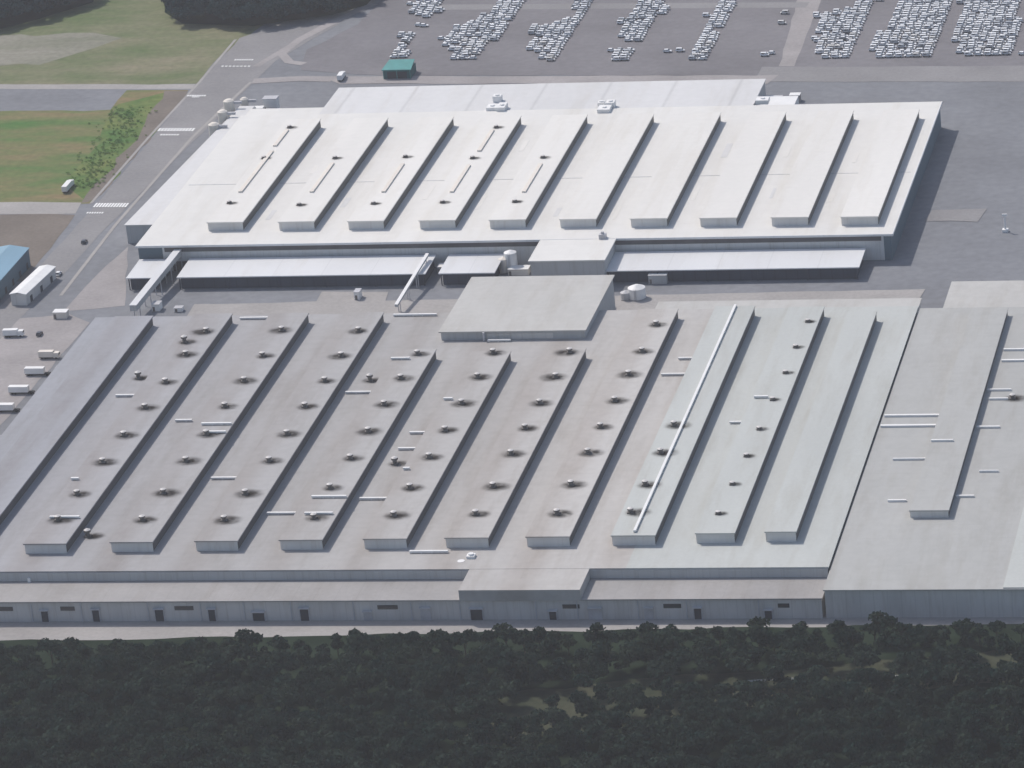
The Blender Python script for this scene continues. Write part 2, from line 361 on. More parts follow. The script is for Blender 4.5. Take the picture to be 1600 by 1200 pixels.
# ------------------------------------------------------------------ rear hall
RB = thing('factory_hall', 'large white roofed factory hall with ten long monitor roofs standing behind the grey hall', 'factory', (120, 60, 0))
def child(mb, name, m, root):
    o = mb.build(name, m); o.parent = root; o.matrix_parent_inverse = Matrix.Translation(-root.location); return o
RX0, RX1, RY0, RY1 = -46.0, 294.0, -17.5, 160.0
child(MB().box(RX0+0.8, RX1-0.8, RY0+0.8, RY1-0.8, 0, HR-0.5, 0), 'wall', M['wall_blue'], RB)
child(MB().box(RX0+12, RX1-4, RY0+0.5, RY0+0.85, 0.2, HR-0.6), 'front_wall', M['front_light'], RB)
child(MB().box(RX0+13, RX1-5, RY0+0.3, RY0+0.52, HR-3.2, HR-1.0), 'eave_shade_band', M['louvre'], RB)  # dark strip added below the eave to deepen its shade on the wall
child(MB().box(RX0, RX1, RY0, RY1, HR-0.5, HR), 'roof', M['white_roof'], RB)
gm = MB().box(RX0, RX1, RY0-0.45, RY0-0.02, HR-0.9, HR+0.05); gm.box(RX1+0.02, RX1+0.45, RY0-0.45, RY1, HR-0.9, HR+0.15)
child(gm, 'gutter', M['canopy'], RB)
# strip along the left side and the roof behind
child(MB().prism([(-62,19.5),(RX0+0.5,19.5),(RX0+0.5,184),(-53,184)], 0, 8.7), 'side_wall', M['wall_grey'], RB)
child(MB().prism([(-62.6,19),(RX0-0.05,19),(RX0-0.05,184.5),(-53.6,184.5)], 8.72, 9.1), 'side_roof', M['annex_roof'], RB)
child(MB().box(-7.5, 203, RY1-0.75, 201, 0, 11.3), 'rear_wall', M['wall_grey'], RB)
child(MB().prism([(-8,RY1+0.05),(203.6,RY1+0.05),(203.6,201.5),(-8,201.5)], 11.32, 11.8), 'rear_roof', M['annex_roof'], RB)
child(MB().box(-44.5, -8.05, RY1+0.05, 172, 10.9, 11.75), 'rear_roof', M['white_roof'], RB)
child(MB().box(204.2, 222, RY1+0.3, 183, 0, 9), 'rear_block', M['white'], RB)
# projecting block in the middle of the front
child(MB().box(138.8, 171.2, -43.2, RY0+0.7, 0, HR-0.55), 'front_block_wall', M['wall_grey'], RB)
child(MB().box(138, 172, -44, RY0-0.5, HR-0.5, HR-0.03), 'front_block_roof', M['white_roof'], RB)

for k in range(1, 10):
    for j in range(random.randint(1, 2)):
        x_ = 31.95*(k-1) + random.uniform(2.5, 10); y_ = random.uniform(5, 40) + j*62
        child(MB().box(x_, x_+random.uniform(1.5, 3.0), y_, y_+random.uniform(10, 20), HR-0.02, HR+0.06+0.01*j), 'roof_patch', M['annex_roof'] if random.random() < 0.5 else M['white_mon'], RB)
child(MB().box(RX0+2, RX1-2, 61.7, 62.3, HR-0.02, HR+0.12), 'expansion_joint', M['annex_roof'], RB)
mon_r = []
def monitor(root, xr, y0, y1, wd, roofm, z=HR, lou='louvre', lh=LH):
    x0 = xr - wd
    w_ = MB().box(x0+0.4, xr-0.4, y0+0.5, y1-0.5, z-0.3, z+lh-0.5)
    mo = child(w_, 'roof_monitor', M['end_wall'], root)
    rf = MB().box(x0, xr, y0, y1, z+lh-0.5, z+lh)
    r = rf.build('monitor_roof', roofm, mo)
    gl = MB().box(xr-0.45, xr-0.28, y0+0.8, y1-0.8, z+0.35, z+lh-0.55)
    q = gl.build('louvre_window', M[lou], mo)
    gl = MB().box(x0+0.28, x0+0.45, y0+0.8, y1-0.8, z+0.35, z+lh-0.55)
    q = gl.build('louvre_window', M[lou], mo)
    return mo
for k in range(10):
    xr = 0.2 + 31.95*k + (-1.0 if k in (0, 9) else 0.8 if k in (3,4,5,6) else 0)
    y0 = -0.4 - 0.7*k
    monitor(RB, xr, y0, 140.5 - 0.4*k, 16.8, M['white_mon'], lou='louvre_light')
    mon_r.append((xr-16.8, xr, y0, 150))

vent_me = {}
def vent_mesh(kind):
    if kind in vent_me: return vent_me[kind]
    s = MB(); h = {'a':2.2,'b':1.4,'c':3.2}[kind]; r = {'a':1.0,'b':0.85,'c':1.1}[kind]
    s.box(-r*1.15, r*1.15, -r*1.15, r*1.15, 0, 0.5, 0)
    s.cyl(0, 0, 0.5, h*0.6, r*0.75, r*0.75, 12, 0)
    s.cyl(0, 0, h*0.6, h*0.85, r*1.25, r*1.2, 12, 0); s.cyl(0, 0, h*0.85, h, r*1.2, r*0.4, 12, 1)
    o = s.build('roof_vent', [M['vent_side'], M['vent_cap']]); vent_me[kind] = o.data; bpy.data.objects.remove(o)
    d = MB(); n = 20
    for i in range(n): d.v.append((5.4*math.cos(2*math.pi*i/n), 5.4*math.sin(2*math.pi*i/n), 0))
    d.f = [tuple(range(n))]; d.m = [0]
    if 'stain' not in vent_me:
        o = d.build('soot_stain', M['soot']); vent_me['stain'] = o.data; bpy.data.objects.remove(o)
        if vent_me['stain'].polygons[0].normal.z < 0: vent_me['stain'].flip_normals()
    return vent_me[kind]
stain_z = [0.05]
def vent(root, px, py, mons, z=HR, kind='a', stain=1.0, sx=None):
    me = vent_mesh(kind)
    p = at(px, py, z + LH + 0.8); base = z + LH; on = False; lim = (None, None)
    for (a, b, c, d) in mons:
        if a+1.2 < p.x < b-1.2 and c < p.y < d: on = True; lim = (a, b)
    if not on: p = at(px, py, z + 0.8); base = z
    inv = Matrix.Translation(-root.location)
    o = bpy.data.objects.new('roof_vent', me); COL.objects.link(o); o.parent = root
    o.location = Vector((p.x, p.y, base)) - root.location
    if stain > 0:
        # keep the stain on its own roof strip
        xa = p.x - 5.4*0.85; xb = p.x + 5.4*0.85
        if on: lo, hi = lim[0]+0.2, lim[1]-0.2
        else:
            lo, hi = -1e9, 1e9
            for (a, b, c, d) in mons:
                if c < p.y < d:
                    if b <= p.x: lo = max(lo, b+0.1)
                    if a >= p.x: hi = min(hi, a-0.1)
        half = max(1.2, min(6.6*stain, (hi-lo)/2)); cx_ = min(max(p.x+1.2, lo+half), hi-half) - p.x
        s_ = bpy.data.objects.new('soot_stain', vent_me['stain']); COL.objects.link(s_); s_.parent = o
        s_.scale = (half/5.4, 0.95*stain, 1); s_.location = (cx_, 0, stain_z[0]); stain_z[0] = 0.05 + (stain_z[0]-0.05+0.013) % 0.2
    return o
for (x, y) in [(358,315),(412,245),(452,197),(467,318),(523,245),(583,316),(633,243),(691,314),(738,245),(775,197),(804,313),(848,244)]:
    vent(RB, x, y, mon_r, kind='b', stain=0.55)
# cream duct covers running along five of the monitors
for (a, b) in [((376,300),(424,236)),((430,228),(448,203)),((486,300),(520,255)),((600,300),(628,256)),((705,300),(733,258)),((745,236),(773,203)),((818,300),(845,256))]:
    p = at(*a, HR+LH+0.3); q = at(*b, HR+LH+0.3)
    child(MB().box((p.x+q.x)/2-0.9, (p.x+q.x)/2+0.9, p.y, q.y, HR+LH-0.02, HR+LH+0.7), 'duct_cover', M['cream'], RB)
# units on the rear roof
for (x, y, wx, wy, h) in [(770,172,5,6,2.2),(785,172,4,8,2.6),(778,158,4,4,3),(945,175,6,7,2.4),(955,168,4,5,3.2),(940,165,3,4,2.0),(1192,160,6,6,2)]:
    p = at(x, y, 11.8)
    s = MB().box(p.x-wx/2, p.x+wx/2, p.y-wy/2, p.y+wy/2, 11.75, 11.8+h).cyl(p.x, p.y, 11.8+h-0.05, 11.8+h+0.5, 1.1, 1.1, 10)
    child(s, 'air_handling_unit', M['white'], RB)
p = at(942, 372, HR)
child(MB().box(p.x-1.5, p.x+1.5, p.y-1.5, p.y+1.5, HR-0.05, HR+2).cyl(p.x, p.y, HR+1.9, HR+3, 0.7), 'air_handling_unit', M['steel'], RB)
# entrance canopies along the front, on columns
def canopy(x0, x1, y0=-40.2, y1=-18.6, z0=5.9, z1=6.6):
    c = MB().slab([(x0,y0,z0),(x1,y0,z0),(x1,y1,z1),(x0,y1,z1)], 0, 0.45)
    o = child(c, 'canopy', M['canopy'], RB)
    n = max(2, int((x1-x0)/22))
    for i in range(n+1):
        x = x0 + 1 + (x1-x0-2)*i/n; MB().box(x-0.2, x+0.2, y0+0.6, y0+1.0, 0, z0-0.5).build('column', M['canopy_shade'], o)
    MB().box(x0+1.5, x1-1.5, y0+1.3, y1-0.4, 0, z0-0.46).build('canopy_shade_box', M['canopy_shade'], o)  # added box, filling the canopy with dark in place of its shade
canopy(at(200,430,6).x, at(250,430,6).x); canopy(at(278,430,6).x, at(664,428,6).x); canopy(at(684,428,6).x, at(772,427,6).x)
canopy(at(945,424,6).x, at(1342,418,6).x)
for x in [-30,-8,14,36,58,80,100,182,204,226,248,268]:
    child(MB().box(x, x+9, RY0+0.3, RY0+0.52, 0.1, 4.8), 'loading_door', M['dark'], RB)

# ------------------------------------------------------------------ front hall
FB = thing('factory_hall', 'sprawling grey front factory hall with long monitor roofs and dozens of sooty roof vents', 'factory', (120, -230, 0))
FX0, FX1, FY0, FY1 = -38.0, 316.5, -363.0, -104.0
child(MB().box(-160, -38.4, FY0-17, -232, 0, 8.0), 'side_wall', M['wall_front'], FB)
child(MB().box(FX0+0.6, FX1-0.6, FY0+0.6, FY1-0.6, 0, HR-0.5), 'wall', M['wall_front'], FB)
xs = at(241, 0, 0)
PX = 241.5
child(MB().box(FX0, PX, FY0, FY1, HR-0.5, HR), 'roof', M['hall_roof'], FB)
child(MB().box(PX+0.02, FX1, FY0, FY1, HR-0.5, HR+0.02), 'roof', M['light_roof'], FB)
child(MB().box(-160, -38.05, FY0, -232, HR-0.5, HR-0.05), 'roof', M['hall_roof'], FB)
# rear strip along the service lane
child(MB().box(205, FX1-0.7, FY1-0.55, -93.5, 0, 11.3), 'rear_wall', M['wall_grey'], FB)
child(MB().box(204.5, FX1, FY1+0.05, -93, 11.32, 11.8), 'rear_roof', M['link_roof'], FB)
mons_f = []
def hallmon(xr, y1, y0=-344.0, wd=16.8, m=None):
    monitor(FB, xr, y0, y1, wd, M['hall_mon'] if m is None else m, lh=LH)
    mons_f.append((xr-wd, xr, y0, y1))
for xr, y1, y0 in [(-9,-114,-347),(25.3,-112.5,-347.5),(58.6,-113,-346.5),(91.2,-113.5,-346),(123.6,-156,-345.5),(155.6,-159,-345),(186.6,-157,-344.5),(217.2,-114,-344)]:
    hallmon(xr, y1, y0)
hallmon(249.3, -112, -343.5, 16.8, M['light_roof'])
hallmon(278.8, -114, -342, 15.0, M['light_roof'])
hallmon(301.6, -120, -341, 12.0, M['light_roof'])
child(MB().box(-60.5, -43.5, -347, -232.6, HR-0.3, HR+LH), 'roof_monitor', M['hall_mon'], FB)
# white service pipe on one monitor, with saddles
s = MB().box(240.6, 241.6, -341, -112.5, HR+LH+0.25, HR+LH+0.95)
for i in range(38):
    y = -340 + i*6; s.box(240.3, 241.9, y, y+0.4, HR+LH-0.02, HR+LH+0.4)
child(s, 'service_pipe', M['white'], FB)
# lower front range
child(MB().box(-160, FX1-0.5, -380.4, FY0+0.55, 0, 8.0), 'front_wall', M['wall_front'], FB)
s = MB().box(-160, 182.9, -381.2, FY0-0.05, 8.02, 8.5); s.box(228.1, FX1, -381.2, FY0-0.05, 8.02, 8.5)
child(s, 'lower_roof', M['lower_roof'], FB)
child(MB().box(183, 228, -381.3, FY0-0.05, 8.05, HR-0.08), 'front_bay', M['hall_roof'], FB)
for i in range(22):
    x = -146 + i*21.0 + random.uniform(-5, 5); wd_ = random.choice((2.6, 3.2, 4.4)); hd_ = random.choice((3.6, 4.6, 5.0))
    child(MB().box(x, x+wd_, -380.72, -380.3, 0.1, hd_), 'loading_door', M['dark'] if random.random() < 0.6 else M['steel'], FB)
    fr = MB().box(x-0.3, x, -380.85, -380.35, 0.05, hd_+0.3).box(x+wd_, x+wd_+0.3, -380.85, -380.35, 0.05, hd_+0.3).box(x-0.5, x+wd_+0.5, -381.9, -380.35, hd_+0.31, hd_+0.55)
    child(fr, 'door_frame', M['steel'], FB)
    if random.random() < 0.55:
        xw = x + wd_ + random.uniform(2, 5); child(MB().box(xw, xw+random.uniform(4, 8), -380.6, -380.3, 4.6, 6.2), 'window', M['glass'], FB)
    xd = x - random.uniform(2, 5); child(MB().box(xd, xd+0.35, -380.8, -380.35, 0.05, 7.9), 'downpipe', M['steel'], FB)
child(MB().box(-160, FX1-0.4, FY0-0.3, FY0+0.4, 8.6, HR-0.55), 'upper_wall', M['wall_grey'], FB)

V = [(322,516),(290,552),(440,514),(410,554),(560,515),(533,554),(652,551),(770,549),(1025,505),(1003,547),(890,548),
 (258,595),(226,635),(193,678),(160,720),(120,770),(90,810),(381,593),(351,633),(322,676),(290,718),(255,768),(222,810),(383,769),(350,810),
 (507,593),(476,633),(448,676),(420,718),(626,589),(600,630),(575,672),(547,714),(515,760),(490,807),
 (746,587),(721,628),(695,670),(670,712),(640,760),(615,803),(770,758),(743,801),
 (868,587),(843,628),(820,667),(798,707),(982,583),(960,624),(938,665),(918,705),(892,755),(870,800),(1053,662),(1032,705),(1008,755),(985,798)]
for (x, y) in V: vent(FB, x, y, mons_f, kind='a', stain=random.uniform(0.8, 1.1))
for (x, y) in [(1262,500),(1243,540),(1227,580),(1207,622),(1186,668),(1166,710),(1144,754),(1122,800),(1232,620)][:8]:
    vent(FB, x, y, mons_f, kind='b', stain=0.5)
for (x, y) in [(216,588),(578,592),(137,835),(617,722),(288,532)]: vent(FB, x, y, mons_f, kind='c', stain=0.8)
# white ducts lying across the bays
D = [(181,222,618),(274,300,657),(315,370,662),(322,358,675),(95,123,748),(330,383,747),(78,124,808),(540,594,613),(688,707,623),(640,672,676),(622,658,701),(619,640,732),(487,545,776),(562,610,779),(417,462,802),(476,520,802),(1033,1070,585),(1178,1200,620),(375,435,497),(615,682,492),(112,186,500),(762,798,532),(640,700,862),(1060,1085,560),(600,640,560),(1140,1165,660)]
for (a, b, y) in D:
    mid = (a+b)/2
    p = at(a, y, HR+LH+0.5); q = at(b, y, HR+LH+0.5); pm = at(mid, y, HR+LH+0.5)
    on = [mm for mm in mons_f if mm[0]-1 < pm.x < mm[1]+1 and mm[2] < pm.y < mm[3]]
    if on:
        x0 = max(p.x, on[0][0]+0.3); x1 = min(q.x, on[0][1]-0.3); base = HR+LH; yy = pm.y
    else:
        p = at(a, y, HR+0.5); q = at(b, y, HR+0.5); x0, x1, base, yy = p.x, q.x, HR, at(mid, y, HR+0.5).y
        for mm in mons_f:
            if mm[2] < yy < mm[3]:
                if mm[1] <= at(mid, y, HR+0.5).x: x0 = max(x0, mm[1]+0.3)
                else: x1 = min(x1, mm[0]-0.3)
    if x1 - x0 < 1.5 or x1 > FX1: continue
    if x0 < FX0: continue
    s = MB().box(x0, x1, yy-0.5, yy+0.5, base+0.3, base+1.0)
    for i in range(max(2, int((x1-x0)/4))):
        xx = x0 + 0.4 + i*4
        if xx < x1-0.4: s.box(xx, xx+0.3, yy-0.55, yy+0.55, base-0.02, base+0.5)
    child(s, 'roof_duct', M['white'], FB)
# plant on the lower front roof
for (x, y, wx, wy, h) in [(722,892,5,4,3.5),(738,886,3,3,5),(735,902,4,3,2.5),(750,895,3,3,3),(715,902,3,3,2.4),(592,888,1,7,1.6),(655,884,1,8,1.6),(50,904,1,7,1.6)]:
    p = at(x, y, 8.5)
    child(MB().box(p.x-wx/2, p.x+wx/2, p.y-wy/2, p.y+wy/2, 8.45, 8.5+h).cyl(p.x, p.y, 8.5+h-0.05, 8.5+h+0.6, min(wx,wy)*0.35), 'air_handling_unit', M['white'], FB)

# ------------------------------------------------------------------ link building between the two halls
LB = thing('link_building', 'beige flat roofed block joining the white hall to the grey hall', 'building', (152, -105, 0))
child(MB().box(120.6, 181.4, -135.6, -73.6, 0, 16.0), 'wall', M['wall_grey'], LB)
child(MB().box(119.8, 182.2, -136.4, -72.8, 16.02, 16.5), 'roof', M['link_roof'], LB)
child(MB().box(140, 168, -135.75, -135.55, 12.8, 15.2), 'louvre_panel', M['wall_front'], LB)
s = MB().cyl(139, -137.0, 12.4, 16.2, 0.5, 0.5, 10)
child(s, 'exhaust_pipe', M['steel'], LB)

# ------------------------------------------------------------------ plain grey hall on the right
GB = thing('factory_hall', 'plain mid grey flat factory hall at the right edge beside the greenish bays', 'factory', (370, -230, 0))
child(MB().box(317.3, 460, -380, -104.6, 0, 11.0), 'wall', M['wall_front'], GB)
child(MB().box(316.9, 460, -380.6, -104, 11.02, 11.5), 'roof', M['right_roof'], GB)
child(MB().box(327, 460, -103.3, -72.6, 0, 10.4), 'rear_wall', M['wall_grey'], GB)
child(MB().box(326.5, 460, -103.9, -72, 10.42, 10.9), 'rear_roof', M['link_roof'], GB)
monitor(GB, 355.2, -318, -113, 15, M['right_roof'], z=11.5, lh=3.2)
child(MB().box(382, 460, -380, -250, 11.48, 11.9), 'roof_panel', M['light_roof'], GB)
gm_ = [(340.2,355.2,-318,-106)]
for (a, b, y, wd) in [(1382,1468,648,1.2),(1376,1462,664,1.4),(1395,1458,716,0.7),(1450,1490,699,0.8),(1387,1416,781,0.9),(1492,1522,774,0.9),(1526,1562,666,1.0),(1565,1610,562,1.2),(1568,1610,545,1.0),(1540,1580,608,0.8),(1545,1575,622,0.8),(1530,1560,735,0.6)]:
    p = at(a, y, 12.2); q = at(b, y, 12.2); m_ = (p+q)/2
    on = 340 < m_.x < 355.4
    z = 14.7 if on else 11.5
    x0, x1 = p.x, q.x
    if on: x0 = max(x0, 340.5); x1 = min(x1, 354.9)
    elif m_.x < 340: x1 = min(x1, 339.8)
    else: x0 = max(x0, 355.6)
    if x1-x0 < 1.5: continue
    child(MB().box(x0, x1, m_.y-wd/2, m_.y+wd/2, z-0.02, z+0.8), 'roof_duct', M['white'], GB)
vent(GB, 1582, 620, gm_, z=11.5, kind='a', stain=0.9)

# ------------------------------------------------------------------ things between and around the halls
# covered conveyor from the front hall to the left canopy
def conveyor(name, pa, pb, za, zb, wd, ht, label, mname):
    a = at(*pa, za); b = at(*pb, zb); r = thing(name, label, 'conveyor', (a.x, a.y, 0)); inv = Matrix.Translation(-r.location)
    o = MB().bar(a, b, wd, ht).build('housing', M['wall_grey'], r); o.matrix_parent_inverse = inv
    o = MB().bar(a+Vector((0,0,ht/2+0.12)), b+Vector((0,0,ht/2+0.12)), wd+0.3, 0.2).build('roof', M[mname], r); o.matrix_parent_inverse = inv
    L = (b-a).length; n = max(2, int(L/14))
    for i in range(n+1):
        p = a.lerp(b, (i+0.3)/(n+0.6))
        o = MB().box(p.x-wd/2, p.x-wd/2+0.3, p.y-0.2, p.y+0.2, 0, p.z-ht/2+0.02).box(p.x+wd/2-0.3, p.x+wd/2, p.y-0.2, p.y+0.2, 0, p.z-ht/2+0.02).build('leg', M['steel'], r); o.matrix_parent_inverse = inv
    return r
conveyor('covered_conveyor', (208,482), (282,390), 6.0, 9.2, 3.0, 2.6, 'long pale covered conveyor bridge sloping across the lane to the left canopy', 'canopy')
conveyor('pipe_bridge', (619,478), (668,398), 4.5, 8.6, 1.2, 1.0, 'thin white pipe bridge crossing the lane beside the gap in the canopies', 'white')

def tank(px, py, r, h, label, m='white', group=None):
    p = at(px, py, 0); t = thing('storage_tank', label, 'tank', (p.x, p.y, 0), 0, group)
    MB().cyl(0, 0, 0.4, h, r, r, 20).cyl(0, 0, h, h+r*0.35, r, r*0.2, 20).build('shell', M[m], t)
    MB().box(-r*0.8, r*0.8, -r*0.8, r*0.8, 0, 0.42).build('plinth', M['concrete'], t)
    s = MB()
    for i in range(int(h/0.6)): s.box(-0.3, 0.3, -r-0.25, -r-0.15, 0.5+i*0.6, 0.62+i*0.6)
    s.box(-0.35, -0.28, -r-0.3, -r-0.1, 0.4, h+0.6).box(0.28, 0.35, -r-0.3, -r-0.1, 0.4, h+0.6).build('ladder', M['steel'], t)
    return t
tank(996, 466, 3.8, 5.0, 'squat white tank at the corner where the lane meets the beige block')
tank(978, 468, 2.2, 3.4, 'smaller grey tank just left of the squat white tank', 'steel')
tank(800, 424, 2.8, 9.0, 'tall white tank in the brown yard left of the projecting white block')
tank(788, 426, 2.0, 6.5, 'slim cream tank beside the tall white tank by the projecting block', 'cream')
def cabinet(px, py, w_, d, h, label, m='white', name='plant_cabinet', cat='cabinet', rz=0):
    p = at(px, py, 0); t = thing(name, label, cat, (p.x, p.y, 0), rz)
    MB().box(-w_/2, w_/2, -d/2, d/2, 0.15, h).build('body', M[m], t)
    MB().box(-w_/2-0.15, w_/2+0.15, -d/2-0.15, d/2+0.15, h, h+0.18).build('roof', M['steel' if m == 'white' else 'white'], t)
    MB().box(-w_/2+0.4, -w_/2+1.4, -d/2-0.08, -d/2+0.02, 0.2, min(h-0.3, 2.2)).build('door', M['vent_side'], t)
    MB().box(-w_/2-0.2, w_/2+0.2, -d/2-0.2, d/2+0.2, 0, 0.16).build('plinth', M['concrete'], t)
    return t
cabinet(953, 482, 3, 3, 2.4, 'little white cabinet on the lane in front of the tanks')
cabinet(812, 428, 9, 5, 3.0, 'low cream plant room against the left side of the projecting block', 'cream')
cabinet(700, 425, 8, 5, 3.2, 'dull grey plant room under the short canopy', 'wall_grey')
cabinet(560, 466, 2.4, 4.5, 3.6, 'small white kiosk alone on the pale apron behind the grey hall')
cabinet(246, 484, 3.5, 4.5, 3.2, 'white kiosk by the foot of the covered conveyor')
cabinet(280, 486, 3.5, 3.0, 1.8, 'low white box on the lane right of the conveyor kiosk')
cabinet(248, 398, 4, 3, 5.5, 'white switch cabinet squeezed between hall and left canopy')
cabinet(1030, 440, 8, 6, 4.0, 'grey equipment room at the left end of the long right canopy', 'wall_grey')

# machinery at the left rear corner of the white hall
def collector(px, py, h, r, label):
    p = at(px, py, 0); t = thing('dust_collector', label, 'dust collector', (p.x, p.y, 0))
    MB().cyl(0, 0, 4.0, h, r, r, 16).cyl(0, 0, h, h+0.8, r, r*0.5, 16).build('drum', M['cream'], t)
    MB().cyl(0, 0, 1.6, 4.0, 0.5, r, 16).build('hopper', M['steel'], t)
    for sx in (-1, 1):
        for sy in (-1, 1): MB().box(sx*r*0.8-0.15, sx*r*0.8+0.15, sy*r*0.8-0.15, sy*r*0.8+0.15, 0, 4.2).build('leg', M['steel'], t)
    MB().bar((r*0.6,0,h-1), (r+4,0,h-1), 1.2, 1.2).build('duct', M['steel'], t)
    return t
collector(362, 197, 13, 2.6, 'tall cream dust collector highest of the cluster at the rear left corner')
collector(352, 211, 12, 2.4, 'middle cream dust collector of the cluster at the rear left corner')
collector(338, 228, 11, 2.6, 'nearest cream dust collector of the cluster beside the left side roof')
collector(385, 185, 10, 2.0, 'short cream dust collector right of the tall one at the rear corner')
cabinet(425, 172, 7, 5, 6.5, 'white plant room with grey roof behind the rear left corner of the white hall')
cabinet(405, 180, 5, 4, 4, 'cream pump house between the dust collectors and the white plant room', 'cream')

# ------------------------------------------------------------------ vehicles
def truck(label, px, py, rz, L=11, cab=True, group=None, body='white'):
    p = at(px, py, 0)
    t = thing('box_truck' if cab else 'box_trailer', label, 'truck' if cab else 'trailer', (p.x, p.y, 0), rz, group)
    MB().box(-L/2, L/2-2.6, -1.25, 1.25, 1.0, 3.5).build('cargo_box', M[body], t)
    MB().box(-L/2, L/2-0.2, -0.9, 0.9, 0.6, 1.0).build('chassis', M['tyre'], t)
    if cab:
        c = MB().box(L/2-2.5, L/2-0.1, -1.2, 1.2, 0.7, 2.9).build('cab', M[body], t)
        MB().box(L/2-0.2, L/2-0.06, -1.05, 1.05, 1.8, 2.7).build('windscreen', M['glass'], c)
    for x in (-L/2+1.6, -L/2+2.9, L/2-1.3):
        for sy in (-1, 1):
            s = MB(); n = 10; i0 = 0
            for yy in (sy*1.0, sy*1.28):
                for k in range(n): s.v.append((x+0.5*math.cos(2*math.pi*k/n), yy, 0.5+0.5*math.sin(2*math.pi*k/n)))
            for k in range(n): s.f.append((k, (k+1)%n, n+(k+1)%n, n+k)); s.m.append(0)
            s.f.append(tuple(range(n))); s.m.append(0); s.f.append(tuple(range(n, 2*n))); s.m.append(0)
            s.build('wheel', M['tyre'], t)
    return t
truck('left one of the two white box trailers parked end to end in the yard', 60, 586, 0, 11, False)
truck('right one of the two white box trailers, against the grey hall roof', 105, 585, 0, 9, False)
truck('lone white box trailer in the row below the two end to end ones', 35, 615, 0, 11, False)
truck('white box trailer at the left edge, third row down the yard', 12, 643, 0, 11, False)
truck('pale box truck higher up the yard, cut by no other trailer', 78, 560, 0, 9, True, body='cream')
truck('white lorry crossing the yard near the left edge by the paved patch', 22, 526, 0.05, 9, True)
def ang(a, b):
    p = at(*a); q = at(*b); return math.atan2(q.y-p.y, q.x-p.x)
# white coach beside the blue warehouse
def coach(px, py, rz, L, label):
    p = at(px, py); t = thing('coach', label, 'bus', (p.x, p.y, 0), rz)
    MB().box(-L/2, L/2, -2.4, 2.4, 0.5, 5.6).build('body', M['white'], t)
    MB().box(-L/2+0.6, L/2-0.6, -2.3, 2.3, 5.6, 5.85).build('roof', M['cream'], t)
    MB().box(-L/2+0.8, L/2-1.2, -2.46, -2.38, 2.6, 4.4).build('window', M['glass'], t)
    MB().box(-L/2+0.8, L/2-1.2, 2.38, 2.46, 2.6, 4.4).build('window', M['glass'], t)
    MB().box(L/2-0.05, L/2+0.06, -2.1, 2.1, 2.2, 4.8).build('windscreen', M['glass'], t)
    for x in (-L/2+3, L/2-3):
        for sy in (-1, 1): MB().cyl(x, sy*2.1, 0, 1.2, 0.6, 0.6, 10).build('wheel', M['tyre'], t)
    return t
p0 = ang((24,470),(72,428))
def long_shed(label, pa, pb, wd, h, roofm, wallm, name='shed', cat='shed', ridge=1.0):
    a = at(*pa); b = at(*pb); c = (a+b)/2; L = (b-a).length; rz = math.atan2(b.y-a.y, b.x-a.x)
    t = thing(name, label, cat, (c.x, c.y, 0), rz)
    MB().box(-L/2+0.4, L/2-0.4, -wd/2+0.4, wd/2-0.4, 0, h-0.02).build('wall', M[wallm], t)
    s = MB().slab([(-L/2,-wd/2,h),(L/2,-wd/2,h),(L/2,0,h+ridge),(-L/2,0,h+ridge)], 0, 0.3)
    s.slab([(-L/2,0.02,h+ridge),(L/2,0.02,h+ridge),(L/2,wd/2,h),(-L/2,wd/2,h)], 0, 0.3)
    s.build('roof', M[roofm], t)
    MB().prism([(-L/2+0.5,-wd/2+0.5),(-L/2+0.5,wd/2-0.5),(-L/2+0.9,0)], h-0.5, h+0.01).build('gable', M[wallm], t)
    n = max(1, int(L/9))
    for i in range(n):
        x = -L/2 + L*(i+0.5)/n
        MB().box(x-1.2, x+1.2, -wd/2+0.3, -wd/2+0.46, 0.1, min(3, h-0.6)).build('door', M['dark'], t)
    return t
long_shed('long white shed with a bright roof beside the left road', (30,478), (77,434), 8, 5.5, 'white', 'wall_front', ridge=0.8)
long_shed('warehouse with a sky blue roof at the left edge', (-36,478), (20,415), 18, 8.5, 'blue_roof', 'wall_blue', 'warehouse', 'warehouse', ridge=1.5)
# teal shed by the car park
p = at(625, 118); t = thing('shed', 'teal roofed open shed with dark front in the car park behind the white hall', 'shed', (p.x, p.y, 0))
MB().slab([(-7.5,-6,5.0),(7.5,-6,5.0),(6.5,7,6.2),(-6.5,7,6.2)], 0, 0.4).build('roof', M['teal'], t)
MB().box(-7, 7, -5.2, 6.2, 0.1, 4.5).build('wall', M['teal_dark'], t)
MB().box(-5, 5, -5.4, -5.1, 0.1, 3.6).build('door', M['dark'], t)
s = MB()
for x in (-6.8, 0, 6.8): s.box(x-0.15, x+0.15, -5.9, -5.6, 0, 4.7)
s.build('column', M['teal'], t)
truck('pale green box truck parked on the meadow at the left', 107, 296, ang((100,300),(114,284)), 12, True)
truck('white lorry standing behind the rear left corner of the white roof', 534, 124, ang((527,131),(545,104)), 9, True)
